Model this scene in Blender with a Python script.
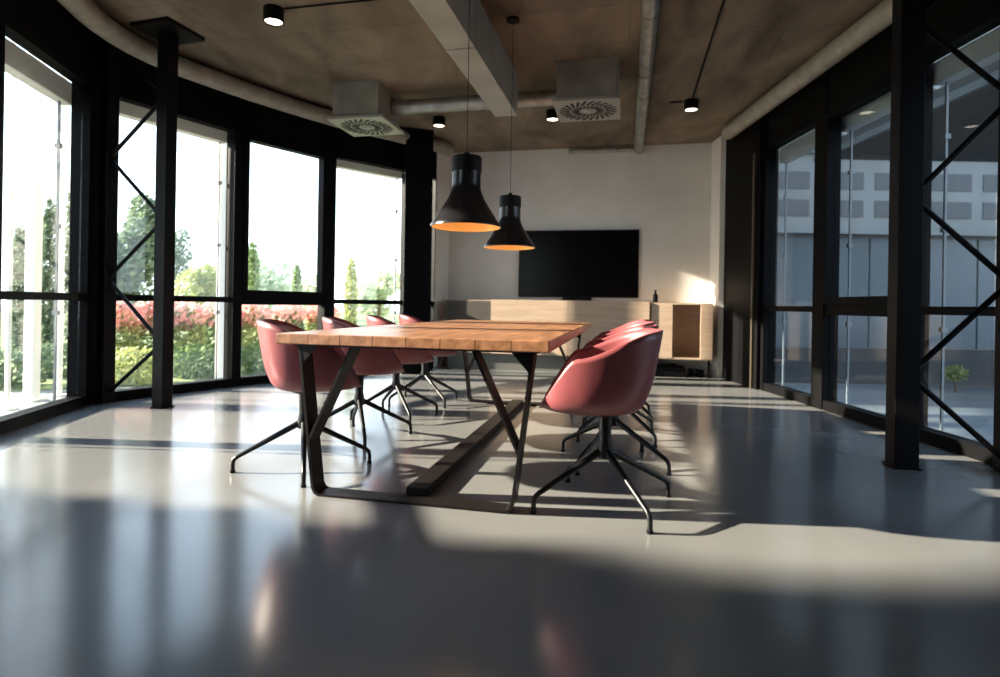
import bpy, bmesh, math, random
from mathutils import Vector, Matrix
for o in list(bpy.data.objects): bpy.data.objects.remove(o)
S = bpy.context.scene
COL = S.collection
PI = math.pi
# ---------------------------------------------------------------- camera
EYE = 0.89
F = 580.0
cam = bpy.data.cameras.new('camera')
cam.sensor_width = 36.0
cam.lens = 36.0 * F / 1000.0
cam.shift_y = -0.0335
cam.clip_end = 400
cam.clip_start = 0.05
cam.dof.use_dof = True
cam.dof.focus_distance = 3.3
cam.dof.aperture_fstop = 1.6
camo = bpy.data.objects.new('camera', cam)
COL.objects.link(camo)
camo.matrix_world = Matrix.Translation((0, 0, EYE)) @ Matrix.Rotation(PI/2, 4, 'X') @ Matrix.Rotation(0.0165, 4, 'Z')
S.camera = camo
# ---------------------------------------------------------------- world, sun, exposure
S.view_settings.view_transform = 'Standard'
S.view_settings.look = 'None'
S.view_settings.gamma = 1.0
S.view_settings.use_curve_mapping = False
S.view_settings.exposure = 0.0
w = bpy.data.worlds.new('sky')
S.world = w
w.use_nodes = True
nt = w.node_tree
nt.nodes.clear()
wo = nt.nodes.new('ShaderNodeOutputWorld')
bg = nt.nodes.new('ShaderNodeBackground')
tc = nt.nodes.new('ShaderNodeTexCoord')
sp = nt.nodes.new('ShaderNodeSeparateXYZ')
cr = nt.nodes.new('ShaderNodeValToRGB')
nt.links.new(tc.outputs['Generated'], sp.inputs[0])
nt.links.new(sp.outputs['Z'], cr.inputs[0])
cr.color_ramp.elements[0].position = 0.0
cr.color_ramp.elements[0].color = (0.93, 0.97, 1.0, 1)
cr.color_ramp.elements[1].position = 0.8
cr.color_ramp.elements[1].color = (0.42, 0.66, 1.0, 1)
nt.links.new(cr.outputs[0], bg.inputs['Color'])
bg.inputs['Strength'].default_value = 3.8
nt.links.new(bg.outputs[0], wo.inputs[0])
SUN_EL = math.radians(19.7)
SUN_AZ = math.radians(-3.0)       # travel direction on the ground, measured from +X
sl = bpy.data.lights.new('sun', 'SUN')
sl.energy = 37.0
sl.color = (1.0, 0.84, 0.66)
sl.angle = math.radians(0.9)
so = bpy.data.objects.new('sun', sl)
COL.objects.link(so)
travel = Vector((math.cos(SUN_EL)*math.cos(SUN_AZ), math.cos(SUN_EL)*math.sin(SUN_AZ), -math.sin(SUN_EL)))
so.rotation_euler = travel.to_track_quat('-Z', 'Y').to_euler()
so.location = (-12, 3, 8)

# ---------------------------------------------------------------- helpers
def tag(o, label=None, cat=None, group=None, kind=None):
    if label: o['label'] = label
    if cat: o['category'] = cat
    if group: o['group'] = group
    if kind: o['kind'] = kind
    return o
def thing(name, label, cat, loc=(0, 0, 0), rz=0.0, group=None):
    o = bpy.data.objects.new(name, None)
    o.empty_display_size = 0.1
    COL.objects.link(o)
    o.location = loc
    o.rotation_euler = (0, 0, rz)
    return tag(o, label, cat, group)
def build(name, bm, mat, parent=None, smooth=False, mats=None, recalc=True):
    me = bpy.data.meshes.new(name)
    if recalc: bmesh.ops.recalc_face_normals(bm, faces=bm.faces[:])
    bm.to_mesh(me); bm.free()
    if mats:
        for m in mats: me.materials.append(m)
    else: me.materials.append(mat)
    if smooth:
        for p in me.polygons: p.use_smooth = True
        if smooth != 'all':
            try: me.set_sharp_from_angle(angle=math.radians(38))
            except Exception: pass
    o = bpy.data.objects.new(name, me)
    COL.objects.link(o)
    if parent is not None: o.parent = parent
    return o
def struct(name, bm, mat, parent=None, smooth=False, recalc=True):
    o = build(name, bm, mat, parent, smooth, recalc=recalc)
    if parent is None: o['kind'] = 'structure'
    return o
def box(bm, x0, x1, y0, y1, z0, z1, bev=0.0, mi=0):
    t = bmesh.new() if bev else bm
    vs = [t.verts.new((x, y, z)) for x in (x0, x1) for y in (y0, y1) for z in (z0, z1)]
    fs = []
    for q in ((0,1,3,2),(4,6,7,5),(0,4,5,1),(2,3,7,6),(0,2,6,4),(1,5,7,3)):
        f = t.faces.new([vs[i] for i in q]); f.material_index = mi; fs.append(f)
    if bev:
        bmesh.ops.bevel(t, geom=t.edges[:], offset=bev, segments=2, affect='EDGES', profile=0.5)
        merge(bm, t, mi)
def merge(bm, t, mi=0, M=None):
    mp = {}
    for v in t.verts: mp[v] = bm.verts.new((M @ v.co) if M else v.co)
    for f in t.faces:
        try:
            g = bm.faces.new([mp[v] for v in f.verts]); g.material_index = mi; g.smooth = f.smooth
        except ValueError: pass
    t.free()
def bar(bm, p, q, w, h, up=(0, 0, 1), mi=0):
    """rectangular bar from p to q, w across, h along up"""
    p = Vector(p); q = Vector(q)
    d = (q-p).normalized(); up = Vector(up)
    sx = d.cross(up)
    if sx.length < 1e-5: sx = d.cross(Vector((0, 1, 0)))
    sx.normalize(); uy = sx.cross(d).normalized()
    vs = []
    for c in (p, q):
        for a, b in ((-1,-1),(1,-1),(1,1),(-1,1)):
            vs.append(bm.verts.new(c + sx*a*w/2 + uy*b*h/2))
    for f in ((0,1,2,3),(7,6,5,4),(0,4,5,1),(1,5,6,2),(2,6,7,3),(3,7,4,0)):
        g = bm.faces.new([vs[i] for i in f]); g.material_index = mi
def tube(bm, pts, r, n=12, cap=True, mi=0):
    pts = [Vector(p) for p in pts]
    rs = r if isinstance(r, (list, tuple)) else [r]*len(pts)
    rings = []
    prev = None
    for i, p in enumerate(pts):
        if i == 0: d = pts[1]-p
        elif i == len(pts)-1: d = p-pts[i-1]
        else: d = (pts[i+1]-p).normalized() + (p-pts[i-1]).normalized()
        d.normalize()
        if prev is None:
            a = d.cross(Vector((0, 0, 1)))
            if a.length < 1e-3: a = Vector((1, 0, 0))
        else: a = prev - d*prev.dot(d)
        a.normalize(); prev = a
        b = d.cross(a).normalized()
        rings.append([bm.verts.new(p + (a*math.cos(2*PI*k/n) + b*math.sin(2*PI*k/n))*rs[i]) for k in range(n)])
    for i in range(len(rings)-1):
        for k in range(n):
            g = bm.faces.new((rings[i][k], rings[i][(k+1) % n], rings[i+1][(k+1) % n], rings[i+1][k])); g.material_index = mi
    if cap:
        bm.faces.new(rings[0][::-1]).material_index = mi
        bm.faces.new(rings[-1]).material_index = mi
def lathe(bm, prof, cx=0, cy=0, n=32, mi=0, close=False):
    rings = []
    for r, z in prof:
        if r < 1e-5: rings.append([bm.verts.new((cx, cy, z))])
        else: rings.append([bm.verts.new((cx+r*math.cos(2*PI*k/n), cy+r*math.sin(2*PI*k/n), z)) for k in range(n)])
    if close: rings.append(rings[0])
    for i in range(len(rings)-1):
        A, B = rings[i], rings[i+1]
        for k in range(n):
            k2 = (k+1) % n
            vs = [A[k % len(A)], A[k2 % len(A)], B[k2 % len(B)], B[k % len(B)]]
            vs = list(dict.fromkeys(vs))
            if len(vs) > 2: bm.faces.new(vs).material_index = mi
def prism(bm, poly, z0, z1, mi=0):
    a = [bm.verts.new((x, y, z0)) for x, y in poly]
    b = [bm.verts.new((x, y, z1)) for x, y in poly]
    bm.faces.new(a[::-1]).material_index = mi; bm.faces.new(b).material_index = mi
    for i in range(len(poly)):
        j = (i+1) % len(poly)
        bm.faces.new((a[i], a[j], b[j], b[i])).material_index = mi
def plate(bm, pts, n, t):
    """flat polygon pts (3D) extruded by t along n"""
    n = Vector(n)
    a = [bm.verts.new(Vector(p)-n*t/2) for p in pts]
    b = [bm.verts.new(Vector(p)+n*t/2) for p in pts]
    bm.faces.new(a[::-1]); bm.faces.new(b)
    for i in range(len(pts)):
        j = (i+1) % len(pts)
        bm.faces.new((a[i], a[j], b[j], b[i]))
def copy_tree(o, parent=None):
    c = o.copy(); COL.objects.link(c); c.parent = parent
    for ch in list(o.children): copy_tree(ch, c)
    return c

# ---------------------------------------------------------------- materials
def mat(name, col, rough=0.5, metal=0.0, spec=0.5, emis=None, estr=0.0, trans=0.0):
    m = bpy.data.materials.new(name); m.use_nodes = True
    p = m.node_tree.nodes['Principled BSDF']
    p.inputs['Base Color'].default_value = (*col, 1)
    p.inputs['Roughness'].default_value = rough
    p.inputs['Metallic'].default_value = metal
    p.inputs['Specular IOR Level'].default_value = spec
    if emis:
        p.inputs['Emission Color'].default_value = (*emis, 1)
        p.inputs['Emission Strength'].default_value = estr
    return m
def noisy(m, c1, c2, scale=5.0, stretch=(1, 1, 1), detail=6, bump=0.0, rr=None, coord='Object', lo=0.35, hi=0.65, dist=0.0):
    nt = m.node_tree; p = nt.nodes['Principled BSDF']
    tc = nt.nodes.new('ShaderNodeTexCoord'); mp = nt.nodes.new('ShaderNodeMapping')
    mp.inputs['Scale'].default_value = stretch
    nz = nt.nodes.new('ShaderNodeTexNoise'); nz.inputs['Scale'].default_value = scale
    nz.inputs['Detail'].default_value = detail; nz.inputs['Distortion'].default_value = dist
    r = nt.nodes.new('ShaderNodeValToRGB')
    r.color_ramp.elements[0].position = lo; r.color_ramp.elements[0].color = (*c1, 1)
    r.color_ramp.elements[1].position = hi; r.color_ramp.elements[1].color = (*c2, 1)
    nt.links.new(tc.outputs[coord], mp.inputs[0]); nt.links.new(mp.outputs[0], nz.inputs['Vector'])
    nt.links.new(nz.outputs['Fac'], r.inputs[0]); nt.links.new(r.outputs[0], p.inputs['Base Color'])
    if bump:
        b = nt.nodes.new('ShaderNodeBump'); b.inputs['Strength'].default_value = bump; b.inputs['Distance'].default_value = 0.02
        nt.links.new(nz.outputs['Fac'], b.inputs['Height']); nt.links.new(b.outputs[0], p.inputs['Normal'])
    if rr:
        mr = nt.nodes.new('ShaderNodeMapRange'); mr.inputs['To Min'].default_value = rr[0]; mr.inputs['To Max'].default_value = rr[1]
        nt.links.new(nz.outputs['Fac'], mr.inputs['Value']); nt.links.new(mr.outputs[0], p.inputs['Roughness'])
    return m, nz, r
M = {}
M['black'] = mat('black_steel', (0.004, 0.004, 0.005), 0.42, spec=0.12)
M['frame'] = mat('black_window_frame', (0.0035, 0.0035, 0.004), 0.5, spec=0.06)
M['fascia'] = mat('black_fascia', (0.004, 0.004, 0.004), 0.8, spec=0.08)
M['leg'] = mat('black_chair_base', (0.006, 0.006, 0.007), 0.34, spec=0.3)
M['table_steel'] = mat('table_steel', (0.009, 0.0075, 0.0075), 0.4, spec=0.16)
M['silver'] = noisy(mat('galvanised_sheet', (0.4, 0.4, 0.38), 0.42, 0.75), (0.30, 0.30, 0.28), (0.46, 0.46, 0.43), 9)[0]
M['duct'] = noisy(mat('painted_duct', (0.3, 0.31, 0.28), 0.5, 0.2), (0.34, 0.35, 0.31), (0.42, 0.43, 0.39), 4)[0]
M['unitbox'] = noisy(mat('vent_box', (0.3, 0.28, 0.24), 0.6, 0.1), (0.21, 0.20, 0.17), (0.29, 0.28, 0.24), 4)[0]
M['lagging'] = noisy(mat('pipe_cladding', (0.3, 0.28, 0.24), 0.55, 0.15), (0.27, 0.25, 0.21), (0.36, 0.335, 0.28), 9, (1, 1, 1), 4, 0.03)[0]
M['white'] = noisy(mat('white_plaster', (0.7, 0.68, 0.64), 0.75, spec=0.3), (0.76, 0.73, 0.685), (0.83, 0.80, 0.755), 2.2)[0]
M['dark_hole'] = mat('vent_slot_dark', (0.03, 0.03, 0.03), 0.8)
M['grille'] = mat('vent_plate', (0.36, 0.36, 0.34), 0.45, 0.3)
M['lampblack'] = mat('lamp_black', (0.010, 0.010, 0.012), 0.22)
M['gold'] = mat('lamp_gold_lining', (0.90, 0.60, 0.24), 0.45, 0.2)
M['bulb'] = mat('lamp_bulb', (1, 0.8, 0.5), 0.4, emis=(1.0, 0.78, 0.46), estr=14.0)
M['lens'] = mat('spot_lens', (1, 0.9, 0.8), 0.4, emis=(1.0, 0.82, 0.66), estr=5.0)
M['screen'] = mat('tv_screen', (0.003, 0.003, 0.0035), 0.22, spec=0.12)
M['plastic'] = mat('black_plastic', (0.005, 0.005, 0.0055), 0.5, spec=0.14)
M['ply'] = noisy(mat('plywood', (0.5, 0.4, 0.3), 0.55), (0.45, 0.325, 0.235), (0.54, 0.40, 0.295), 3, (1, 1, 9), 6)[0]
M['plydark'] = noisy(mat('dark_grey_brown_board', (0.2, 0.17, 0.14), 0.6), (0.055, 0.046, 0.038), (0.075, 0.063, 0.053), 3, (1, 1, 9), 6)[0]  # darker board tone for the left door
M['plinth'] = mat('grey_green_plinth', (0.11, 0.115, 0.105), 0.6)
# chair shell
M['chair'] = noisy(mat('dusty_red_shell', (0.4, 0.1, 0.1), 0.36, spec=0.55), (0.20, 0.049, 0.055), (0.225, 0.057, 0.063), 6)[0]
# table wood: long boards along local Y with knots
m = mat('oak_boards', (0.45, 0.25, 0.12), 0.34)
_, nz, r = noisy(m, (0.17, 0.075, 0.036), (0.40, 0.195, 0.100), 4.2, (5, 0.7, 5), 8, 0.05, (0.24, 0.42), 'Object', 0.30, 0.68, 0.6)
nt = m.node_tree; p = nt.nodes['Principled BSDF']
br = nt.nodes.new('ShaderNodeTexBrick'); br.inputs['Scale'].default_value = 1.0
br.inputs['Brick Width'].default_value = 1.9; br.inputs['Row Height'].default_value = 0.155; br.inputs['Mortar Size'].default_value = 0.0025
br.inputs['Color1'].default_value = (1.03, 1.02, 1.01, 1); br.inputs['Color2'].default_value = (0.975, 0.97, 0.97, 1); br.inputs['Mortar'].default_value = (0.25, 0.2, 0.15, 1)
mp = nt.nodes.new('ShaderNodeMapping'); mp.inputs['Rotation'].default_value = (0, 0, PI/2); mp.inputs['Location'].default_value = (0.43, 0.0, 0)
tc = nt.nodes.new('ShaderNodeTexCoord'); nt.links.new(tc.outputs['Object'], mp.inputs[0]); nt.links.new(mp.outputs[0], br.inputs['Vector'])
mx = nt.nodes.new('ShaderNodeMix'); mx.data_type = 'RGBA'; mx.blend_type = 'MULTIPLY'; mx.inputs[0].default_value = 1.0
nt.links.new(r.outputs[0], mx.inputs[6]); nt.links.new(br.outputs['Color'], mx.inputs[7]); nt.links.new(mx.outputs[2], p.inputs['Base Color'])
M['wood'] = m
# floor: polished grey screed
m = mat('polished_screed', (0.25, 0.25, 0.25), 0.2, spec=0.65)
noisy(m, (0.150, 0.153, 0.154), (0.205, 0.206, 0.204), 1.1, (1, 1, 1), 8, 0.012, (0.13, 0.21), 'Object', 0.3, 0.7, 0.4)
M['floor'] = m
# ceiling: board-marked concrete
m = mat('board_marked_concrete', (0.2, 0.16, 0.12), 0.85, spec=0.2)
_, nz, r = noisy(m, (0.092, 0.076, 0.057), (0.285, 0.235, 0.178), 2.4, (1, 0.4, 1), 12, 0.25, None, 'Object', 0.28, 0.72, 0.5)
nt = m.node_tree; p = nt.nodes['Principled BSDF']
br = nt.nodes.new('ShaderNodeTexBrick'); br.inputs['Scale'].default_value = 1.0
br.inputs['Brick Width'].default_value = 2.4; br.inputs['Row Height'].default_value = 0.62; br.inputs['Mortar Size'].default_value = 0.008
br.inputs['Color1'].default_value = (1.04, 1.0, 0.97, 1); br.inputs['Color2'].default_value = (0.92, 0.92, 0.93, 1); br.inputs['Mortar'].default_value = (0.8, 0.79, 0.77, 1)
mp = nt.nodes.new('ShaderNodeMapping'); mp.inputs['Rotation'].default_value = (0, 0, math.radians(12.2))
tc = nt.nodes.new('ShaderNodeTexCoord'); nt.links.new(tc.outputs['Object'], mp.inputs[0]); nt.links.new(mp.outputs[0], br.inputs['Vector'])
mx = nt.nodes.new('ShaderNodeMix'); mx.data_type = 'RGBA'; mx.blend_type = 'MULTIPLY'; mx.inputs[0].default_value = 1.0
nt.links.new(r.outputs[0], mx.inputs[6]); nt.links.new(br.outputs['Color'], mx.inputs[7]); nt.links.new(mx.outputs[2], p.inputs['Base Color'])
M['ceiling'] = m
# window glass: clear with fresnel reflections
def glass(name, tint):
    m = bpy.data.materials.new(name); m.use_nodes = True
    nt = m.node_tree; nt.nodes.clear()
    o = nt.nodes.new('ShaderNodeOutputMaterial'); t = nt.nodes.new('ShaderNodeBsdfTransparent'); g = nt.nodes.new('ShaderNodeBsdfGlossy')
    t.inputs[0].default_value = (*tint, 1); g.inputs['Roughness'].default_value = 0.0
    fr = nt.nodes.new('ShaderNodeLayerWeight'); fr.inputs['Blend'].default_value = 0.5
    pw = nt.nodes.new('ShaderNodeMath'); pw.operation = 'POWER'; pw.inputs[1].default_value = 5.0
    ma = nt.nodes.new('ShaderNodeMath'); ma.operation = 'MULTIPLY_ADD'; ma.inputs[1].default_value = 0.93; ma.inputs[2].default_value = 0.04
    nt.links.new(fr.outputs['Facing'], pw.inputs[0]); nt.links.new(pw.outputs[0], ma.inputs[0])
    mx = nt.nodes.new('ShaderNodeMixShader')
    nt.links.new(ma.outputs[0], mx.inputs[0]); nt.links.new(t.outputs[0], mx.inputs[1]); nt.links.new(g.outputs[0], mx.inputs[2])
    nt.links.new(mx.outputs[0], o.inputs[0])
    return m
M['glass'] = glass('clear_glass', (0.93, 0.96, 0.96))
M['glass_tint'] = glass('grey_blue_glass', (0.80, 0.85, 0.88))
# outside
M['paving'] = noisy(mat('outdoor_paving', (0.35, 0.35, 0.33), 0.8), (0.17, 0.175, 0.16), (0.26, 0.26, 0.24), 1.5)[0]
M['courtpaving'] = noisy(mat('courtyard_paving', (0.15, 0.15, 0.15), 0.7), (0.13, 0.132, 0.132), (0.20, 0.20, 0.198), 1.0, (0.25, 2.0, 1))[0]
M['grass'] = noisy(mat('lawn', (0.1, 0.15, 0.05), 0.9), (0.10, 0.14, 0.05), (0.20, 0.25, 0.10), 3)[0]
def leafmat(name, c1, c2, tr=0.35):
    m = mat(name, c1, 0.6, spec=0.25)
    nt = m.node_tree; p = nt.nodes['Principled BSDF']
    oi = nt.nodes.new('ShaderNodeNewGeometry'); r = nt.nodes.new('ShaderNodeValToRGB')
    r.color_ramp.elements[0].color = (*c1, 1); r.color_ramp.elements[1].color = (*c2, 1)
    nt.links.new(oi.outputs['Random Per Island'], r.inputs[0]); nt.links.new(r.outputs[0], p.inputs['Base Color'])
    t = nt.nodes.new('ShaderNodeBsdfTranslucent'); nt.links.new(r.outputs[0], t.inputs[0])
    mx = nt.nodes.new('ShaderNodeMixShader'); mx.inputs[0].default_value = tr
    nt.links.new(p.outputs[0], mx.inputs[1]); nt.links.new(t.outputs[0], mx.inputs[2])
    nt.links.new(mx.outputs[0], nt.nodes['Material Output'].inputs[0])
    return m
M['leaf'] = leafmat('mid_green_leaves', (0.10, 0.17, 0.07), (0.22, 0.30, 0.12))
M['conifer'] = leafmat('grey_green_needles', (0.10, 0.15, 0.10), (0.20, 0.27, 0.17))
M['lime'] = leafmat('yellow_green_leaves', (0.26, 0.32, 0.11), (0.42, 0.44, 0.20))
M['pale'] = leafmat('hazed_green_leaves', (0.42, 0.50, 0.38), (0.60, 0.66, 0.50))  # distance haze is put into this pale leaf colour
M['petal'] = leafmat('pink_petals', (0.80, 0.34, 0.31), (0.88, 0.58, 0.50), 0.25)
M['bark'] = mat('bark', (0.10, 0.075, 0.05), 0.9)
M['whitepaint'] = mat('white_painted_steel', (0.80, 0.80, 0.76), 0.45)
M['blind'] = mat('blind_housing', (0.60, 0.58, 0.53), 0.5)
M['rail'] = mat('guide_rail_grey', (0.24, 0.25, 0.25), 0.6)
M['facade'] = noisy(mat('white_facade', (0.3, 0.33, 0.35), 0.7), (0.20, 0.198, 0.18), (0.24, 0.236, 0.216), 0.8)[0]
M['bluepanel'] = noisy(mat('blue_grey_panel', (0.12, 0.16, 0.19), 0.35), (0.085, 0.105, 0.115), (0.11, 0.13, 0.14), 0.6)[0]
M['facadeglass'] = mat('dark_facade_glass', (0.05, 0.055, 0.06), 0.35)
M['soffit'] = mat('brown_soffit', (0.12, 0.105, 0.09), 0.8)
M['darkcurb'] = mat('dark_low_wall', (0.035, 0.037, 0.04), 0.6)
M['upper'] = mat('rendered_unseen_mass', (0.4, 0.4, 0.38), 0.8)

# ---------------------------------------------------------------- frames of reference
TH = math.radians(12.2)
U = Vector((math.cos(TH), -math.sin(TH), 0)); V = Vector((math.sin(TH), math.cos(TH), 0))
GZ0 = -0.145; CEIL = 3.11; HEAD = 2.64
LW = [(-1.95, -0.6), (-2.16, 0.35), (-2.63, 1.55), (-3.24, 3.64), (-3.47, 4.86), (-2.78, 6.06), (-2.08, 6.96), (-1.25, 7.72), (-0.95, 8.06)]
BL = (-0.766, 8.54); BR = (2.95, 7.735); RX = 2.95

# ---------------------------------------------------------------- floor, ceiling, walls
outline = [(-1.7, -3.6), (-1.95, -0.6)] + LW[1:] + [BL, BR, (RX, -3.6)]
def offset_poly(poly, d):
    out = []
    n = len(poly)
    for i in range(n):
        a, b, c = Vector(poly[i-1]), Vector(poly[i]), Vector(poly[(i+1) % n])
        d1 = (b-a).normalized(); d2 = (c-b).normalized()
        n1 = Vector((-d1.y, d1.x)); n2 = Vector((-d2.y, d2.x))
        m = (n1+n2).normalized(); k = d/max(0.35, m.dot(n1))
        out.append((b.x+m.x*k, b.y+m.y*k))
    return out
def slab(poly, z0, z1):
    bm = bmesh.new(); prism(bm, poly, z0, z1)
    bmesh.ops.triangulate(bm, faces=[f for f in bm.faces if len(f.verts) > 4]); return bm
o1 = offset_poly(outline, 0.16)
struct('floor', slab(o1, -0.14, 0.0), M['floor'])
struct('ceiling', slab(o1, CEIL, CEIL+0.3), M['ceiling'])
struct('wall_unseen_storey', slab(offset_poly(outline, 0.16), CEIL+0.301, 9.5), M['upper'])  # unseen storey added above the room to shade the courtyard
bm = bmesh.new(); box(bm, -60, 60, -25, 70, -0.20, -0.145)
struct('ground', bm, M['paving'])
# back wall (normal -V), left return, right pilaster
def wall_between(name, a, b, t, m, z0=0.0, z1=CEIL):
    a = Vector((*a, 0)); b = Vector((*b, 0)); d = (b-a).normalized(); n = Vector((-d.y, d.x, 0))
    bm = bmesh.new()
    prism(bm, [(a.x, a.y), (b.x, b.y), ((b+n*t).x, (b+n*t).y), ((a+n*t).x, (a+n*t).y)], z0, z1)
    return struct(name, bm, m)
wall_between('wall_back', BL, (BR[0]+0.1, BR[1]-0.0216), 0.15, M['white'])
wall_between('wall_left', LW[-1], BL, 0.12, M['white'])
bm = bmesh.new()
prism(bm, [(2.80, 7.44), (2.95, 7.41), (3.07, 7.41), (3.07, 7.70), (2.95, 7.725), (2.80, 7.757)], 0, CEIL)
struct('trim_pilaster', bm, M['white'])
wall_between('wall_rear_left', (-1.7, -3.6), (-1.95, -0.6), 0.15, M['fascia'])
wall_between('wall_near_left', LW[0], LW[1], 0.15, M['fascia'])  # out-of-view stretch made solid to cut light on the foreground floor
bm = bmesh.new(); box(bm, -0.6, 3.1, 9.0, 30, GZ0, 9.5); struct('wall_sun_block', bm, M['upper'])  # unseen block added to keep sun off the courtyard facade and canopy
bm = bmesh.new(); box(bm, 3.3, 30, -6, 15.95, -0.1449, -0.13); struct('trim_courtyard_paving', bm, M['courtpaving'])
wall_between('wall_rear', (RX, -3.6), (-1.7, -3.6), 0.15, M['white'])
wall_between('wall_rear_right', (RX+0.0, 1.62), (RX, -3.6), 0.15, M['white'])  # unseen stretch, closed to keep the foreground floor dark

# ---------------------------------------------------------------- window walls
wn = [0]
def window(a, b, transom=0.90, sash=False, gl='glass', post=(0.10, 0.10), blind=True, out=1, grooves=True, blind_z=0.14):
    """glazed panel between floor points a, b (room on the right of a->b when out=1)"""
    wn[0] += 1
    a = Vector((*a, 0)); b = Vector((*b, 0)); L = (b-a).length; d = (b-a)/L
    root = bpy.data.objects.new('window_%d' % wn[0], None); COL.objects.link(root)
    root.location = a; root.rotation_euler = (0, 0, math.atan2(d.y, d.x)); root['kind'] = 'structure'
    # local: x along, y = outward (left of a->b), z up
    s = out
    fr = bmesh.new()
    pa, pb = post
    box(fr, 0, pa/2, -0.06*1, 0.08, 0, CEIL) if s > 0 else box(fr, 0, pa/2, -0.08, 0.06, 0, CEIL)
    box(fr, L-pb/2, L, -0.06, 0.08, 0, CEIL) if s > 0 else box(fr, L-pb/2, L, -0.08, 0.06, 0, CEIL)
    box(fr, pa/2, L-pb/2, -0.05, 0.06, 0.0, 0.085)
    box(fr, pa/2, L-pb/2, -0.05, 0.06, HEAD, HEAD+0.10)
    build('window_frame', fr, M['frame'], root)
    tr = bmesh.new(); h = 0.05 if sash else 0.028
    box(tr, pa/2, L-pb/2, -0.045, 0.05, transom-h, transom+h)
    build('transom', tr, M['frame'], root)
    x0, x1 = pa/2, L-pb/2
    if sash:
        sb = bmesh.new(); z0, z1 = transom+h, HEAD; k = 0.055
        y0, y1 = (-0.075, 0.03) if s > 0 else (-0.03, 0.075)
        box(sb, x0, x0+k, y0, y1, z0, z1); box(sb, x1-k, x1, y0, y1, z0, z1)
        box(sb, x0+k, x1-k, y0, y1, z0, z0+k); box(sb, x0+k, x1-k, y0, y1, z1-k, z1)
        build('sash', sb, M['frame'], root)
    p = bmesh.new(); box(p, x0, x1, -0.006, 0.006, 0.085, transom-h); build('pane', p, M[gl], root)
    kk = 0.055 if sash else 0
    p = bmesh.new(); box(p, x0+kk, x1-kk, -0.006, 0.006, transom+h+kk, HEAD-kk); build('pane', p, M[gl], root)
    fa = bmesh.new(); y0, y1 = (-0.04, 0.09) if s > 0 else (-0.09, 0.04)
    box(fa, x0, x1, y0, y1, HEAD+0.10, CEIL)
    build('head_panel', fa, M['fascia'], root)
    if blind:
        bb = bmesh.new()
        yb = (0.10, 0.20) if s > 0 else (-0.20, -0.10)
        box(bb, 0.03, L-0.03, yb[0], yb[1], HEAD-blind_z, HEAD+0.02, 0.008)
        build('blind_housing', bb, M['blind'], root)
        for xx in (x0+0.035, x1-0.035):
            g = bmesh.new(); ym = (yb[0]+yb[1])/2
            box(g, xx-0.008, xx+0.008, ym-0.008, ym+0.008, 0.06, HEAD-blind_z)
            for zz in (0.75, 1.45, 2.1):
                box(g, xx-0.018, xx+0.018, ym-0.02, ym+0.02, zz, zz+0.035)
            build('guide_rail', g, M['rail'], root)
    return root
window(LW[3], LW[4], post=(0.12, 0.22), blind_z=0.16)
window(LW[4], LW[5], post=(0.12, 0.11), blind_z=0.10)
window(LW[5], LW[6], sash=True, post=(0.11, 0.14), blind=False)
window(LW[6], LW[7], transom=0.90, post=(0.14, 0.10), blind_z=0.08)
window(LW[7], LW[8], post=(0.03, 0.03), blind=False)  # slot hidden by the black panel, added to let sun onto the back wall
window(LW[2], LW[3], post=(0.12, 0.12))
window(LW[1], LW[2], post=(0.12, 0.12))
# right side: straight run, room to the west. a->b goes towards the camera so that outward is +X
window((RX, 6.42), (RX, 5.28), gl='glass_tint', post=(0.12, 0.18), blind=True)
window((RX, 5.28), (RX, 4.16), gl='glass_tint', sash=True, post=(0.18, 0.14), blind=True)
window((RX, 4.16), (RX, 2.90), gl='glass_tint', post=(0.14, 0.14))
window((RX, 2.90), (RX, 1.62), gl='glass_tint', post=(0.14, 0.14))
# solid black end panels
bm = bmesh.new(); prism(bm, [(-1.215, 7.30), (-0.885, 7.42), (-0.91, 7.50), (-1.235, 7.385)], 0, CEIL)
struct('trim_black_end_left', bm, M['frame'])
bm = bmesh.new(); box(bm, RX-0.10, RX+0.10, 6.42, 7.40, 0, CEIL)
struct('trim_black_end_right', bm, M['frame'])
bm = bmesh.new(); box(bm, RX-0.125, RX-0.10, 6.50, 6.54, 0, HEAD)
struct('trim_cover_strip', bm, mat('bronze_strip', (0.08, 0.065, 0.045), 0.4, 0.4))

# ---------------------------------------------------------------- lattice columns
def lattice(p, q, label, s=0.12, zc=CEIL):
    p = Vector((*p, 0)); q = Vector((*q, 0)); d = (q-p); L = d.length; d /= L
    root = thing('lattice_column', label, 'column', p, math.atan2(d.y, d.x), 'steel lattice columns')
    t = bmesh.new(); hs = s/2
    box(t, -hs, hs, -hs, hs, 0.0, zc, 0.004); box(t, -hs-0.008, hs+0.008, -hs-0.008, hs+0.008, 0.0, 0.012)
    build('post', t, M['black'], root)
    t = bmesh.new(); box(t, L-hs, L+hs, -hs, hs, 0.0, zc, 0.004); build('post', t, M['black'], root)
    t = bmesh.new(); box(t, -0.19, 0.19, -0.19, 0.19, zc-0.03, zc); build('ceiling_plate', t, M['black'], root)
    zn = [(0, 2.57), (1, 2.09), (0, 1.55), (1, 1.06), (0, 0.53), (1, 0.06)]
    pts = [(1, 3.06)] + zn
    for i in range(len(pts)-1):
        t = bmesh.new()
        A = (hs-0.01 if pts[i][0] == 0 else L-hs+0.01, 0, pts[i][1]-(0.03 if i else 0)*0)
        B = (hs-0.01 if pts[i+1][0] == 0 else L-hs+0.01, 0, pts[i+1][1])
        sh = 0.025
        A = (A[0], 0, A[2]-sh) if i else A
        B = (B[0], 0, B[2]+sh)
        tube(t, [A, B], 0.016, 10)
        build('brace', t, M['black'], root, smooth=True)
    return root
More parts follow.
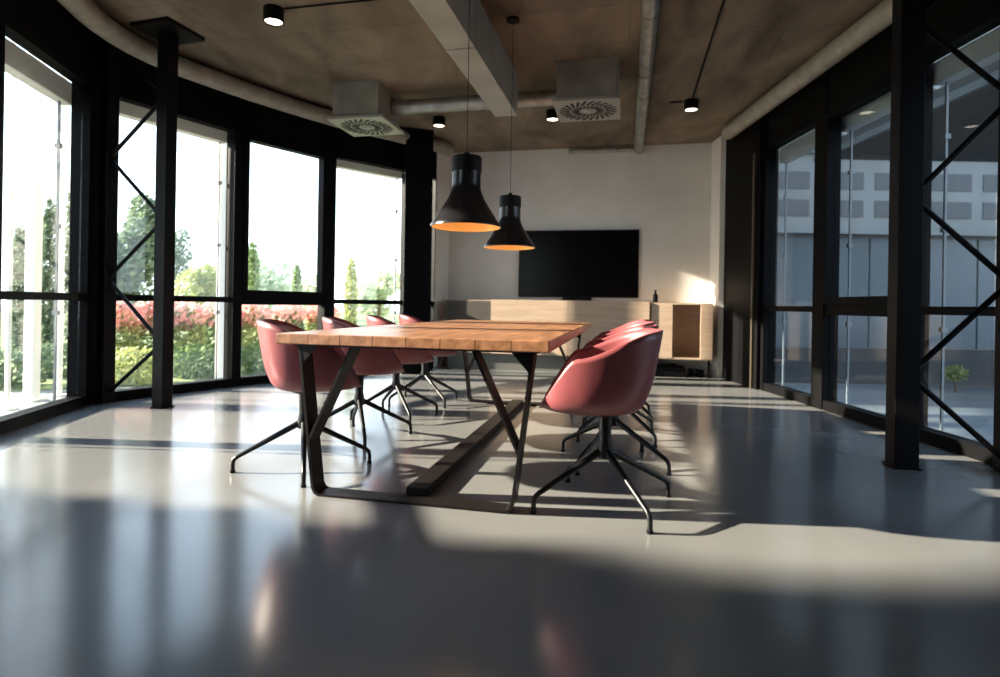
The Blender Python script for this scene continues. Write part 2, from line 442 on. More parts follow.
lattice((-2.77, 4.78), (-3.37, 4.96), 'black steel lattice column in front of the bright garden windows', s=0.108)
lattice((2.32, 3.33), (2.86, 3.22), 'black steel lattice column in front of the shaded courtyard windows', s=0.125)

# ---------------------------------------------------------------- table
TN = Vector((-0.405, 2.505, 0))
tab = thing('conference_table', 'long wooden conference table on black flat-steel frames with floor beam', 'table', TN, -TH)
HW, TL, TT = 0.625, 2.92, 0.048
bm = bmesh.new(); box(bm, -HW, HW, 0.0, TL, 0.745-TT, 0.745, 0.004)
build('tabletop', bm, M['wood'], tab)
ZU = 0.745-TT
def strip_leg(bm, a, b, depth, thick, y):
    """flat steel strip between (x,z) points a,b, depth along local Y"""
    a = Vector((a[0], 0, a[1])); b = Vector((b[0], 0, b[1]))
    d = (b-a).normalized(); n = Vector((-d.z, 0, d.x))
    bar(bm, Vector((a.x, y, a.z)), Vector((b.x, y, b.z)), depth, thick, up=n)
for y in (0.06+0.05, TL-0.06-0.05):
    D = 0.10
    fb = bmesh.new(); box(fb, -0.44, 0.44, y-D/2, y+D/2, 0.0, 0.012); build('foot_bar', fb, M['table_steel'], tab)
    tb = bmesh.new(); box(tb, -0.57, 0.57, y-D/2, y+D/2, ZU-0.010, ZU); build('top_bar', tb, M['table_steel'], tab)
    for s in (-1, 1):
        lg = bmesh.new()
        strip_leg(lg, (s*0.545, ZU-0.008), (s*0.467, 0.035), D, 0.013, y)
        strip_leg(lg, (s*0.4665, 0.038), (s*0.455, 0.014), D, 0.013, y)
        strip_leg(lg, (s*0.457, 0.016), (s*0.435, 0.006), D, 0.012, y)
        build('leg', lg, M['table_steel'], tab)
        dg = bmesh.new()
        strip_leg(dg, (s*0.285, ZU-0.008), (s*0.490, 0.255), D*0.98, 0.012, y)
        build('diagonal_leg', dg, M['table_steel'], tab)
        gs = bmesh.new()
        plate(gs, [(s*0.545, y-D/2+0.006, ZU-0.01), (s*0.455, y-D/2+0.006, ZU-0.01), (s*0.535, y-D/2+0.006, ZU-0.10)], (0, 1, 0), 0.008)
        build('gusset', gs, M['table_steel'], tab)
bm = bmesh.new(); box(bm, -0.05, 0.05, 0.162, TL-0.162, 0.0, 0.045, 0.003)
build('floor_beam', bm, M['table_steel'], tab)

# ---------------------------------------------------------------- chairs
def shell_mesh():
    bm = bmesh.new()
    NP, NT = 88, 26
    z0 = 0.452
    def ss(a, b, x):
        t = max(0, min(1, (x-a)/(b-a))); return t*t*(3-2*t)
    def P(ph, t):
        # ph: 0 = front (+X), PI = back
        a = abs(((ph+PI) % (2*PI))-PI)           # 0..PI
        dg = math.degrees(a)
        c, s = math.cos(ph), math.sin(ph)
        e = 2.6
        rx = 0.245 if c > 0 else 0.240
        ry = 0.285
        R = 1.0/((abs(c)/rx)**e + (abs(s)/ry)**e)**(1/e)
        X = R*c
        u = max(0, min(1, (0.245-X)/0.155)); h = 0.462 + 0.213*(0.55*u+0.45*u*u*(3-2*u)) + 0.118*ss(0.09, -0.24, X)
        steep = (1-(1-t)**2.8)**0.5
        r = R*(0.86*steep + 0.14*t)
        z = z0 + (h-z0)*t**2.9
        x, y = r*c, r*s
        # front lip: roll down
        if dg < 50: z -= 0.016*ss(0.7, 1.0, t)*(1-ss(25, 50, dg))
        # seat dish
        z -= 0.022*(1-min(1, t*1.1))**1.0 * 0.8
        # lean back for the back wall
        if c < 0: x -= 0.036*(-c)*max(0, z-0.5)/0.29
        return Vector((x+0.045, y, z))
    c0 = bm.verts.new(P(0, 0.0)*1.0)
    rings = []
    for j in range(1, NT+1):
        t = (j/NT)**0.85
        rings.append([bm.verts.new(P(2*PI*k/NP, t)) for k in range(NP)])
    for k in range(NP): bm.faces.new((c0, rings[0][k], rings[0][(k+1) % NP]))
    for j in range(NT-1):
        for k in range(NP):
            bm.faces.new((rings[j][k], rings[j+1][k], rings[j+1][(k+1) % NP], rings[j][(k+1) % NP]))
    bmesh.ops.recalc_face_normals(bm, faces=bm.faces[:])
    if sum(f.normal.z for f in bm.faces) < 0: bmesh.ops.reverse_faces(bm, faces=bm.faces[:])
    return bm
def make_chair():
    root = thing('armchair', 'x', 'chair', (0, 0, 0), 0, 'red tub chairs around the table')
    sh = build('seat_shell', shell_mesh(), M['chair'], root, smooth='all', recalc=False)
    md = sh.modifiers.new('thick', 'SOLIDIFY'); md.thickness = 0.011; md.offset = -1; md.use_rim = True
    hb = bmesh.new()
    lathe(hb, [(0, 0.424), (0.075, 0.424), (0.075, 0.412), (0.030, 0.395), (0.026, 0.30), (0.036, 0.245), (0.034, 0.215), (0, 0.210)], n=24)
    build('hub', hb, M['leg'], root, smooth=True)
    for k in range(4):
        a = PI/4 + k*PI/2
        c, s = math.cos(a), math.sin(a)
        l = bmesh.new()
        pts = [(0.018*c, 0.018*s, 0.245), (0.12*c, 0.12*s, 0.190), (0.325*c, 0.325*s, 0.082), (0.343*c, 0.343*s, 0.066), (0.347*c, 0.347*s, 0.045), (0.347*c, 0.347*s, 0.012)]
        tube(l, pts, [0.017, 0.015, 0.0115, 0.0115, 0.011, 0.0105], 10)
        lo = build('leg', l, M['leg'], root, smooth=True)
        g = bmesh.new(); lathe(g, [(0, 0.0), (0.013, 0.0), (0.014, 0.012), (0, 0.0122)], 0.347*c, 0.347*s, 12)
        build('foot_glide', g, M['plastic'], lo)
    return root
def tpos(u, v): return TN + U*u + V*v
chair0 = make_chair()
# u, v, facing relative to table (deg from +U), base twist, label
CH = [
 (-0.750, 0.46,  27, 31, 'red tub chair on the garden-window side, nearest the camera, beside the front table leg'),
 (-0.790, 1.20,  24, 32, 'red tub chair on the garden-window side, second back from the near table end'),
 (-0.830, 1.93,  22, 40, 'red tub chair on the garden-window side, third back from the near table end'),
 (-0.840, 2.62,  20, 50, 'red tub chair on the garden-window side, farthest back beside the dark wall end'),
 ( 0.845, 0.29, 184, 33, 'red tub chair in front on the right of the table, seen whole in profile'),
 ( 0.865, 1.02, 184, 60, 'red tub chair right of the table, directly behind the foremost one in profile'),
 ( 0.880, 1.72, 185, 45, 'red tub chair right of the table, third in the row and mostly hidden'),
 ( 0.885, 2.41, 184, 45, 'red tub chair right of the table, last in the row nearest the television wall'),
]
for i, (u, v, face, tw, lab) in enumerate(CH):
    c = chair0 if i == 0 else copy_tree(chair0)
    p = tpos(u, v); c.location = p
    c.rotation_euler = (0, 0, math.radians(face) - TH)
    c['label'] = lab
    for ch in c.children:
        if ch.name.startswith('leg') or ch.name.startswith('hub'):
            ch.rotation_euler = (0, 0, math.radians(tw-45-face))

# ---------------------------------------------------------------- ceiling services
def P2(px, z): return (px-500)/F*z
# curved pipe along the garden windows
inner = offset_poly([(-1.7, -3.6)] + LW + [BL, (2, 2)], -0.27)[1:-2]
def smooth_path(pts, it=3):
    for _ in range(it):
        q = [pts[0]]
        for a, b in zip(pts[:-1], pts[1:]):
            q.append((a[0]*0.75+b[0]*0.25, a[1]*0.75+b[1]*0.25)); q.append((a[0]*0.25+b[0]*0.75, a[1]*0.25+b[1]*0.75))
        q.append(pts[-1]); pts = q
    return pts
path = smooth_path(inner, 3)
bm = bmesh.new(); tube(bm, [(x, y, 3.00) for x, y in path], 0.085, 16)
o = build('ventilation_pipe', bm, M['lagging'], smooth=True)
tag(o, 'curved clad pipe following the garden windows just below the ceiling', 'pipe', 'ceiling pipes')
bm = bmesh.new(); tube(bm, [(2.70, y, 3.00) for y in (6.95, 5, 3, 0.5, -3)], 0.085, 16)
o = build('ventilation_pipe', bm, M['lagging'], smooth=True)
tag(o, 'straight clad pipe above the courtyard windows on the right', 'pipe', 'ceiling pipes')
# pipe down the ceiling towards the back wall
bm = bmesh.new()
def W(u, v, z=0): p = Vector((1.4, 8.07, 0)) + U*u + V*v; p.z = z; return p
ua = 0.48
tube(bm, [W(ua, -7.8, 3.04), W(ua, -0.06, 3.04)], 0.062, 16)
k = 0
for v in [-7.7+0.55*i for i in range(14)]:
    tube(bm, [W(ua, v, 3.04), W(ua, v+0.03, 3.04)], 0.066, 16)
tube(bm, [W(ua+0.06, -0.07, 3.05), W(ua-0.95, -0.07, 3.05)], 0.035, 12)
o = build('conduit_pipe', bm, M['silver'], smooth=True)
tag(o, 'silver pipe running down the middle of the ceiling to the television wall', 'pipe', 'ceiling pipes')
# rectangular duct
rd = thing('rectangular_duct', 'grey rectangular duct hanging lengthwise under the concrete ceiling', 'duct', (0.035, 5.62, 0), -0.231)
bm = bmesh.new(); box(bm, -0.115, 0.105, -5.4, 0.0, 2.72, CEIL-0.002, 0.003); build('duct_body', bm, M['duct'], rd)
for y in (-1.5, -3.0, -4.5):
    bm = bmesh.new(); box(bm, -0.118, 0.108, y-0.012, y+0.012, 2.712, CEIL-0.002); build('flange', bm, M['duct'], rd)
# ventilation units with swirl outlets
def vent_unit(x, y, label, wd=0.50, dp=0.55, pm='unitbox'):
    r = thing('ventilation_unit', label, 'vent', (x, y, 0), -TH, 'swirl outlet boxes')
    bm = bmesh.new(); box(bm, -wd/2, wd/2, -dp/2, dp/2, 2.765, CEIL, 0.004)
    box(bm, -wd/2-0.012, wd/2+0.012, -dp/2-0.012, dp/2+0.012, CEIL-0.03, CEIL)
    build('housing', bm, M['unitbox'], r)
    bm = bmesh.new(); box(bm, -0.30, 0.30, -0.30, 0.30, 2.735, 2.765, 0.004); pl = build('outlet_plate', bm, M['grille'], r)
    bm = bmesh.new(); n = 24
    for k in range(n):
        a = 2*PI*k/n
        for r0, r1, wdt in ((0.17, 0.265, 0.026), (0.085, 0.155, 0.018)):
            a2 = a + (PI/n if r0 < 0.1 else 0)
            tw = 0.25
            A = Vector((r0*math.cos(a2), r0*math.sin(a2), 2.734)); B = Vector((r1*math.cos(a2+tw), r1*math.sin(a2+tw), 2.734))
            bar(bm, A, B, wdt, 0.004)
    build('swirl_slots', bm, M['dark_hole'], pl)
    bm = bmesh.new(); lathe(bm, [(0, 2.715), (0.04, 2.717), (0.055, 2.727), (0.055, 2.735), (0, 2.7352)], n=20)
    build('centre_cap', bm, M['grille'], pl, smooth=True)
    return r
VL = Vector((-1.43, 6.10, 0)); VR = Vector((0.80, 5.48, 0))
vent_unit(VL.x, VL.y, 'ventilation outlet box beside the garden windows, left of the grey duct')
vent_unit(VR.x, VR.y, 'ventilation outlet box between the grey duct and the silver pipe', 0.54)
bm = bmesh.new()
A = VL + U*0.268 + V*0.08; B = VR - U*0.288 + V*0.20
A.z = B.z = 2.95
n = 40; pts = []; rs = []
for i in range(n+1):
    t = i/n; pts.append(A.lerp(B, t)); rs.append(0.070 + (0.004 if i % 2 else 0))
tube(bm, pts, rs, 16)
o = build('round_duct', bm, M['silver'], smooth=True)
tag(o, 'shiny round duct joining the two ventilation boxes across the ceiling', 'duct')
bm = bmesh.new(); A2 = A+V*0.28; B2 = B+V*0.18; A2.z = B2.z = 3.05
tube(bm, [A2-U*0.2, B2+U*0.05], 0.03, 10)
o = build('conduit_pipe', bm, M['duct'], smooth=True); tag(o, 'thin grey pipe behind the shiny round duct', 'pipe', 'ceiling pipes')
# spotlights
SP = [(269, 4.40, 'round black ceiling spotlight above the garden-window lattice column side, nearest the camera'),
      (436, 6.90, 'small round black ceiling spotlight just right of the left ventilation box'),
      (549.5, 6.60, 'small round black ceiling spotlight just left of the right ventilation box'),
      (688, 6.20, 'round black ceiling spotlight right of the silver ceiling pipe')]
spot0 = thing('spotlight', 'x', 'spotlight', (0, 0, CEIL), 0, 'ceiling spotlights')
bm = bmesh.new(); lathe(bm, [(0, 0), (0.072, 0), (0.075, -0.004), (0.075, -0.105), (0.066, -0.105), (0.064, -0.08), (0, -0.08)], n=28)
build('housing', bm, M['plastic'], spot0, smooth=True)
bm = bmesh.new(); lathe(bm, [(0, -0.102), (0.04, -0.1015), (0.063, -0.097), (0.063, -0.082), (0, -0.0815)], n=24)
build('lens', bm, M['lens'], spot0, smooth=True)
for i, (px, z, lab) in enumerate(SP):
    c = spot0 if i == 0 else copy_tree(spot0)
    c.location = (P2(px, z)-0.012*0, z, CEIL); c['label'] = lab
def wire(pts, label, r=0.009):
    bm = bmesh.new(); tube(bm, pts, r, 8)
    o = build('cable_conduit', bm, M['plastic'], smooth=True); tag(o, label, 'cable', 'surface conduits on the ceiling')
zz = CEIL-0.010
s4 = Vector((P2(688, 6.2), 6.2, zz)); s1 = Vector((P2(269, 4.4), 4.4, zz)); s2 = Vector((P2(436, 6.9), 6.9, zz)); s3 = Vector((P2(549.5, 6.6), 6.6, zz))
wire([s4-V*0.09, s4-V*5.0], 'thin dark conduit on the ceiling running from the right-hand spotlight towards the camera')
wire([s1+U*0.09, s1+U*1.22], 'thin dark conduit on the ceiling between the near spotlight and the grey duct', 0.007)
wire([s4-U*0.09, s4-U*0.22], 'short dark conduit stub beside the right-hand spotlight')
# ---------------------------------------------------------------- pendant lamps
def pendant(x, y, zr, label, sc=1.0):
    r = thing('pendant_lamp', label, 'lamp', (x, y, zr), 0, 'pendant lamps over the table')
    R = 0.20*sc
    outer = [(R, 0.0), (R*1.0, 0.010), (R*0.93, 0.030), (R*0.79, 0.070), (R*0.65, 0.115), (R*0.53, 0.155), (R*0.455, 0.188), (R*0.415, 0.213), (R*0.405, 0.24), (R*0.405, 0.310)]
    inn = [(a-0.004, b) for a, b in outer[::-1]]
    bm = bmesh.new(); lathe(bm, outer + inn, n=48, close=True); build('lamp_shade', bm, M['lampblack'], r, smooth=True)
    bm = bmesh.new(); gi = [(a-0.006, b+0.0005) for a, b in outer[::-1]]; lathe(bm, [(0, 0.309)] + gi[1:], n=48, close=False)
    build('shade_lining', bm, M['gold'], r, smooth=True)
    bm = bmesh.new(); lathe(bm, [(0, 0.311), (R*0.41, 0.3105), (R*0.425, 0.314), (R*0.425, 0.392), (R*0.40, 0.398), (0.018, 0.400), (0.014, 0.425), (0, 0.426)], n=32); build('lamp_cap', bm, M['plastic'], r, smooth=True)
    bm = bmesh.new(); lathe(bm, [(0, 0.20), (0.02, 0.195), (0.02, 0.16), (0.032, 0.13), (0.03, 0.10), (0.015, 0.085), (0, 0.083)], n=20); build('light_bulb', bm, M['bulb'], r, smooth=True)
    bm = bmesh.new(); tube(bm, [(0, 0, 0.41), (0, 0, CEIL-zr-0.03)], 0.0018, 6); build('cable', bm, M['plastic'], r)
    bm = bmesh.new(); lathe(bm, [(0, CEIL-zr), (0.05, CEIL-zr), (0.05, CEIL-zr-0.02), (0, CEIL-zr-0.04)], n=24); build('ceiling_rose', bm, M['plastic'], r, smooth=True)
    return r
pendant(P2(464.5, 3.28), 3.28, 1.325, 'black industrial pendant lamp with golden inside, the nearer and larger one over the table')
pendant(P2(508.5, 4.50), 4.50, 1.335, 'black industrial pendant lamp with golden inside, the farther one in front of the television')

# ---------------------------------------------------------------- back wall furniture
sbd = thing('sideboard', 'long plywood sideboard along the white end wall under the television', 'cabinet', W(0, 0), -TH)
DP = 0.46; g = 0.012
bm = bmesh.new()   # carcass: worktop, ends, partitions, bottom, back
T = 0.022; x0, x1, z0, z1 = -2.10, 1.42, 0.235, 0.955
box(bm, x0, x1, -DP-g, -g, z1-T, z1); box(bm, x0, x1, -DP-g, -g, z0, z0+T)
for xx in (x0, -1.46, -0.42, 0.61, x1-T): box(bm, xx, xx+T, -DP-g+0.001, -g, z0+T, z1-T)
box(bm, x0+T, x1-T, -g-0.012, -g, z0+T, z1-T)
build('carcass', bm, M['ply'], sbd)
for (a, b, mm, nm) in ((-2.095, -1.45, 'plydark', 'door'), (-1.448, -0.402, 'ply', 'door'), (-0.398, 0.640, 'ply', 'door'), (0.665, 0.93, 'ply2', 'front_panel'), (1.27, 1.418, 'ply2', 'front_panel')):
    bm = bmesh.new(); y = -DP-g
    if mm == 'plydark': box(bm, a, b, y-0.003, y+0.015, z0+0.01, z1-0.012, 0.002)
    elif mm == 'ply2': box(bm, a, b, y-0.004, y+0.014, z0+0.01, z1-0.024, 0.002)
    else: box(bm, a, b, y-0.024, y-0.002, z0-0.005, z1+0.008, 0.002)
    d = build(nm, bm, M[mm[:3] if mm == 'ply2' else mm], sbd)
    if mm == 'plydark': d['label'] = 'dark grey-brown door'
bm = bmesh.new(); box(bm, x0+0.02, 0.62, -DP+0.05, -g, 0.0, z0); build('plinth', bm, M['plinth'], sbd)
for xx in (1.37,):
    bm = bmesh.new(); box(bm, xx, xx+0.03, -DP+0.02, -DP+0.05, 0, z0); build('leg', bm, M['black'], sbd)
# television
tvc = W(-0.325, -0.035, 0.968)
tv = thing('television', 'large black flat-screen television standing on the plywood sideboard', 'television', tvc, -TH)
TW, THt = 1.665, 0.985
bm = bmesh.new(); box(bm, -TW/2, TW/2, -0.02, 0.02, 0.045, THt, 0.006); box(bm, -TW/2+0.25, TW/2-0.25, 0.02, 0.03, 0.15, THt-0.2, 0.003); build('casing', bm, M['plastic'], tv)
bm = bmesh.new(); box(bm, -TW/2+0.014, TW/2-0.014, -0.0215, -0.0195, 0.065, THt-0.014); build('screen', bm, M['screen'], tv)
bm = bmesh.new(); box(bm, -0.20, 0.20, -0.22, 0.02, 0.0, 0.012, 0.003); box(bm, -0.20, 0.20, -0.035, -0.015, 0.01, 0.05); box(bm, -0.06, 0.06, -0.02, 0.0, 0.012, 0.06); build('stand', bm, M['plastic'], tv)
# small black speaker / bottle on the sideboard
p = W(0.72, -0.30, 0.955)
bt = thing('bottle', 'small dark bottle standing on the sideboard right of the television', 'bottle', p)
bm = bmesh.new(); lathe(bm, [(0, 0), (0.032, 0), (0.034, 0.006), (0.034, 0.085), (0.028, 0.105), (0.014, 0.12), (0.013, 0.145), (0, 0.145)], n=20); build('body', bm, M['plastic'], bt, smooth=True)
bm = bmesh.new(); lathe(bm, [(0, 0.145), (0.015, 0.145), (0.015, 0.165), (0, 0.166)], n=16); build('cap', bm, M['black'], bt, smooth=True)
# things on the floor under the right end of the sideboard
p = W(0.90, -0.30)
cs = thing('equipment_case', 'low black case on the floor under the open end of the sideboard', 'box', p, -TH)
bm = bmesh.new(); box(bm, -0.20, 0.20, -0.12, 0.12, 0.0, 0.13, 0.012); build('body', bm, M['plastic'], cs)
bm = bmesh.new(); box(bm, -0.17, 0.10, -0.10, 0.10, 0.13, 0.155, 0.006); build('lid', bm, M['plastic'], cs)
bm = bmesh.new(); tube(bm, [(-0.06, -0.125, 0.06), (-0.05, -0.15, 0.06), (0.05, -0.15, 0.06), (0.06, -0.125, 0.06)], 0.008, 8); build('handle', bm, M['black'], cs, smooth=True)
p = W(1.245, -0.26)
bm = bmesh.new(); random.seed(3)
for k in range(5):
    pts = []; rr = 0.085+0.012*random.random(); zc = 0.012+0.017*k; ox, oy = random.uniform(-.012, .012), random.uniform(-.012, .012)
    for i in range(25):
        a = 2*PI*i/24; pts.append((p.x+ox+rr*math.cos(a), p.y+oy+rr*math.sin(a), zc+0.012*math.sin(2*a+k)+0.004))
    tube(bm, pts, 0.0075, 8)
o = build('coiled_cable', bm, M['plastic'], smooth=True); tag(o, 'coil of black cable on the floor beside the low black case', 'cable')

# ---------------------------------------------------------------- outside, garden side
GZ = -0.145
def leaves(bm, n, cen, rad, size, shape='ell', seed=0, mi=0, shell=0.55):
    rnd = random.Random(seed)
    for _ in range(n):
        while True:
            v = Vector((rnd.uniform(-1, 1), rnd.uniform(-1, 1), rnd.uniform(-1, 1)))
            if 0.01 < v.length <= 1: break
        v = v.normalized()*(v.length**shell)
        if shape == 'cone':
            t = rnd.random()**1.5; a = rnd.uniform(0, 2*PI); rr = (1-t)**0.8*(0.7+0.3*rnd.random())
            v = Vector((rr*math.cos(a), rr*math.sin(a), t*2-1))
        c = Vector(cen)+Vector((v.x*rad[0], v.y*rad[1], v.z*rad[2]))
        a = Vector((rnd.gauss(0, 1), rnd.gauss(0, 1), rnd.gauss(0, 1))).normalized()
        b = a.orthogonal().normalized(); s = size*rnd.uniform(0.6, 1.3); q = a.cross(b)
        vs = [bm.verts.new(c+b*s), bm.verts.new(c+q*s*0.5+b*0.1*s), bm.verts.new(c-b*s), bm.verts.new(c-q*s*0.5)]
        bm.faces.new(vs).material_index = mi
def tree(name, px, z, ytop, wpx, mk, label, n=1500, size=0.07, shape='ell', zlow=0.0, group=None, seed=1, cat='tree', x=None, h=None):
    s = F/z; hor = 305+0.0165*(px-500)
    X = P2(px, z) if x is None else x
    H = (EYE+(hor-ytop)/s if h is None else h)-GZ; Wd = wpx/s/2 if h is None else wpx/2
    r = thing(name, label, cat, (X, z, GZ), 0, group)
    bm = bmesh.new(); lo = zlow*H
    rad = (Wd, Wd, (H-lo)/2)
    cz = (H+lo)/2
    if shape == 'lumpy':
        rnd = random.Random(seed)
        for k in range(9):
            v = Vector((rnd.uniform(-1, 1), rnd.uniform(-1, 1), rnd.uniform(-1, 1)))*0.55
            leaves(bm, n//9, (v.x*Wd, v.y*Wd, cz+v.z*rad[2]), (Wd*0.48, Wd*0.48, rad[2]*0.45), size, 'ell', seed*31+k)
    else: leaves(bm, n, (0, 0, cz), rad, size, shape, seed)
    build('foliage', bm, M[mk], r, recalc=False)
    bm = bmesh.new(); tube(bm, [(0, 0, 0), (Wd*0.05, 0, H*0.4), (0, 0, H*0.8)], [max(0.02, Wd*0.08), max(0.015, Wd*0.06), 0.01], 8)
    build('trunk', bm, M['bark'], r, smooth=True)
    return r
G = 'garden trees beyond the windows'
tree('columnar_conifer', 19, 8.0, 222, 15, 'conifer', 'narrow grey-green conifer seen through the leftmost window, farthest left', 1500, 0.045, 'ell', 0.02, G, 1)
tree('columnar_conifer', 49, 8.2, 197, 16, 'conifer', 'narrow grey-green conifer between two white posts in the leftmost window', 1700, 0.045, 'ell', 0.02, G, 2)
tree('columnar_conifer', 74, 8.4, 168, 17, 'conifer', 'tall narrow conifer at the right edge of the leftmost window', 1700, 0.045, 'ell', 0.02, G, 3)
tree('leafy_tree', 132, 12.0, 178, 62, 'conifer', 'big dark green tree behind the lattice column at the garden side', 4500, 0.08, 'lumpy', 0.02, G, 4)
tree('leafy_tree', 168, 17.5, 222, 40, 'conifer', 'smaller dark tree just right of the big one behind the lattice column', 2400, 0.08, 'lumpy', 0.02, G, 5)
tree('leafy_tree', 204, 14.0, 256, 55, 'lime', 'low yellow-green tree in the window right of the lattice column', 2200, 0.07, 'lumpy', 0.1, G, 6)
tree('columnar_conifer', 252, 15.0, 240, 14, 'leaf', 'slim dark cypress at the left of the third garden window', 1300, 0.06, 'ell', 0.02, G, 7)
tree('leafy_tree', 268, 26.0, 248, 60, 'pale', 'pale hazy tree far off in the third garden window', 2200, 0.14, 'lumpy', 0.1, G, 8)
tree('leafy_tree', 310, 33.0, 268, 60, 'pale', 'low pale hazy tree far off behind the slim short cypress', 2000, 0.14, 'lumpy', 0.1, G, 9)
tree('columnar_conifer', 297, 16.0, 263, 9, 'leaf', 'slim short cypress at the right of the third garden window', 900, 0.06, 'ell', 0.02, G, 10)
tree('columnar_conifer', 351, 14.0, 257, 12, 'lime', 'slim yellow-green cypress in the last garden window', 1100, 0.06, 'ell', 0.02, G, 11)
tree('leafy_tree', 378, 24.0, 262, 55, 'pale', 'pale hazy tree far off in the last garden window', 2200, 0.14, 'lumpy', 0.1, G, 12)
# dappling trees beside the building, out of frame
for i, (xx, yy, hh, ww) in enumerate([(-12.8, 2.2, 5.1, 2.2), (-18.0, 0.15, 10.2, 5.4), (-14.0, -3.4, 8.4, 4.6)]):
    tree('leafy_tree', 0, yy, 0, ww, 'leaf', ['smallest leafy tree west of the building, out of the photo on the left', 'tallest broad leafy tree west of the building, out of the photo on the left', 'middle-sized leafy tree west of the building rear, out of the photo'][i], [4000, 9500, 5000][i], [0.22, 0.34, 0.3][i], ['lumpy', 'ell', 'lumpy'][i], 0.25, G, 20+i, x=xx, h=hh)
# flowering shrubs
FS = [(116, 7.9), (149, 8.6), (184, 8.6), (216, 9.4), (252, 9.5), (288, 10.5), (322, 11.0)]
for i, (px, z) in enumerate(FS):
    s = F/z; r = thing('flowering_shrub', 'x', 'shrub', (P2(px, z), z, GZ), 0, 'flowering shrubs outside the garden windows')
    r['label'] = 'low shrub with pink flowers outside, ' + ['behind the garden lattice column posts', 'between the braces of the garden lattice column', 'just right of the garden lattice column', 'left of the slim white garden post', 'at the left of the third garden window', 'in the middle of the third garden window', 'at the right of the third garden window'][i]
    bm = bmesh.new(); leaves(bm, 1300, (0, 0, 0.48), (0.30, 0.30, 0.46), 0.045, seed=50+i); build('foliage', bm, M['leaf'] if i % 2 else M['lime'], r, recalc=False)
    bm = bmesh.new(); leaves(bm, 420, (0, 0, 0.80), (0.32, 0.32, 0.20), 0.055, seed=90+i, shell=0.3); build('blossoms', bm, M['petal'], r, recalc=False)
# low green planting nearer the glass
for i, (px, z) in enumerate([(138, 7.0), (198, 7.6), (264, 8.3), (306, 9.0), (348, 9.7), (388, 10.7), (12, 6.6), (56, 7.5)]):
    r = thing('garden_shrub', 'x', 'shrub', (P2(px, z), z, GZ), 0, 'low green shrubs outside the garden windows')
    r['label'] = 'low green leafy shrub close outside, ' + ['between the posts of the garden lattice column', 'right of the garden lattice column', 'low in the third garden window behind the front chair', 'low in the third garden window, right half', 'low in the last garden window, left half', 'low in the last garden window, right half', 'at the far left of the leftmost window', 'in the middle of the leftmost window'][i]
    bm = bmesh.new(); leaves(bm, 900, (0, 0, 0.22), (0.42, 0.30, 0.24), 0.04, seed=150+i); build('foliage', bm, M['conifer' if i > 5 else ('lime' if i % 3 == 0 else 'leaf')], r, recalc=False)
    bm = bmesh.new(); tube(bm, [(0, 0, 0), (0.01, 0, 0.2)], [0.015, 0.01], 6); build('stem', bm, M['bark'], r)
# slim white exterior posts
for px, z, wd, lab in ((9, 5.3, 0.035, 'slim white outside post at the very left of the leftmost window'),
                       (33, 5.8, 0.10, 'wide white outside post in the leftmost window'),
                       (60, 6.1, 0.05, 'slim white outside post at the right of the leftmost window'),
                       (223, 6.9, 0.08, 'white outside post at the right edge of the second garden window')):
    bm = bmesh.new(); X = P2(px, z); hw = wd/2
    box(bm, X-hw, X+hw, z-hw, z+hw, GZ, 3.9, 0.006); box(bm, X-hw-0.04, X+hw+0.04, z-hw-0.04, z+hw+0.04, GZ, GZ+0.02)
    tag(build('exterior_post', bm, M['whitepaint']), lab, 'post', 'white posts outside the garden windows')
bm = bmesh.new(); prism(bm, [(-30, 6.5), (-5.2, 6.4), (-3.0, 7.6), (-1.2, 9.8), (-1, 60), (-30, 60)], -0.144, -0.13)
struct('trim_lawn', bm, M['grass'])

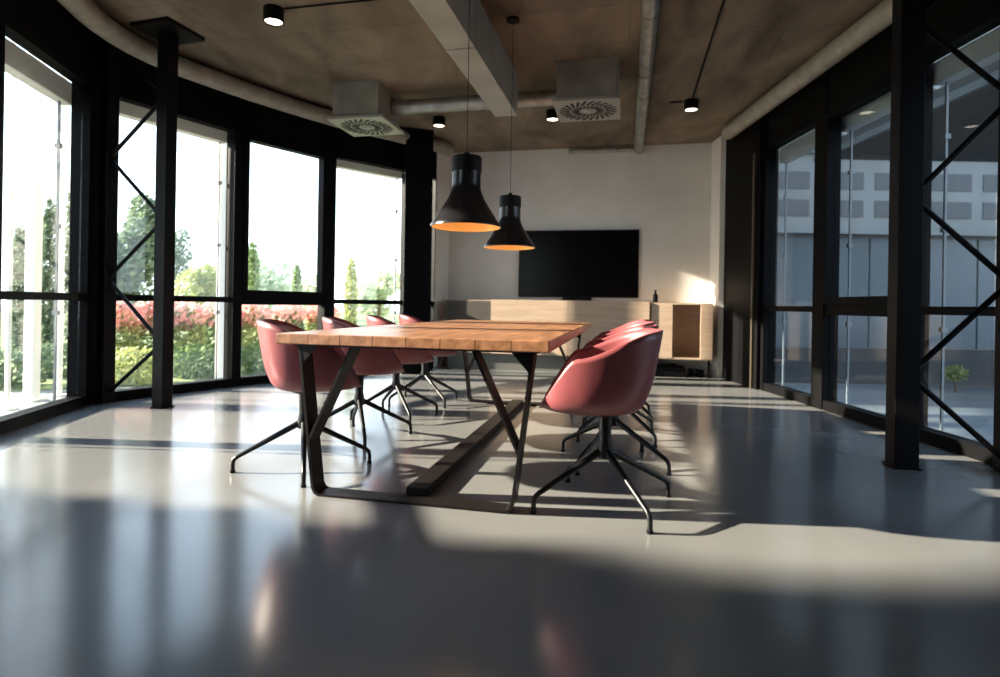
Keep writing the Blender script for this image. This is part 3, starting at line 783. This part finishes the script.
# ---------------------------------------------------------------- outside, courtyard side
fc = thing('courtyard_building', 'grey office building across the courtyard with two rows of dark windows', 'building', (5.5, 16.0, GZ))
bm = bmesh.new(); box(bm, 0, 26, 0.0, 6, 0, 13); build('wall', bm, M['facade'], fc)
bm = bmesh.new(); box(bm, 0, 26, -0.30, 0.0, 3.12, 3.32); build('ledge', bm, M['facade'], fc)
bm = bmesh.new(); box(bm, 0, 26, -0.12, 0.0, 5.35, 5.55); build('ledge', bm, M['facade'], fc)
pitch = 1.49
for k in range(10):
    x = 0.16+k*pitch*1.0
    bm = bmesh.new(); box(bm, x+0.03, x+pitch-0.03, -0.05, 0.0, 0.0, 3.05, 0.01); build('panel', bm, M['bluepanel'], fc)
    for za, zb in ((3.62, 4.08), (4.38, 4.85)):
        bm = bmesh.new(); box(bm, x+0.16, x+pitch-0.16, -0.02, 0.01, za, zb); f_ = build('window', bm, M['facadeglass'], fc)
# canopy with pale edge beam
cp = thing('courtyard_canopy', 'brown-soffited canopy with a pale edge beam over the courtyard', 'canopy', (6.0, 0, GZ))
bm = bmesh.new(); box(bm, 0.06, 9, 3, 11.2, 3.95, 4.15); build('soffit', bm, M['soffit'], cp)
bm = bmesh.new(); box(bm, 0, 0.06, 3, 11.2, 3.88, 3.99); build('edge_beam', bm, M['facade'], cp)
for yy in (5.0, 10.8):
    bm = bmesh.new(); box(bm, 8.3, 8.45, yy, yy+0.15, 0, 3.95); build('post', bm, M['facade'], cp)
bm = bmesh.new(); box(bm, 3.75, 20, 8.1, 8.45, GZ, 0.36, 0.01)
tag(build('low_wall', bm, M['darkcurb']), 'low dark wall across the courtyard outside the right-hand windows', 'wall')
r = thing('garden_shrub', 'small bright green plant in front of the low dark courtyard wall', 'shrub', (P2(957, 7.4), 7.4, GZ))
bm = bmesh.new(); leaves(bm, 200, (0, 0, 0.26), (0.13, 0.10, 0.10), 0.035, seed=333); build('foliage', bm, M['lime'], r, recalc=False)
bm = bmesh.new(); tube(bm, [(0, 0, 0), (0, 0, 0.2)], [0.015, 0.01], 6); build('stem', bm, M['bark'], r)
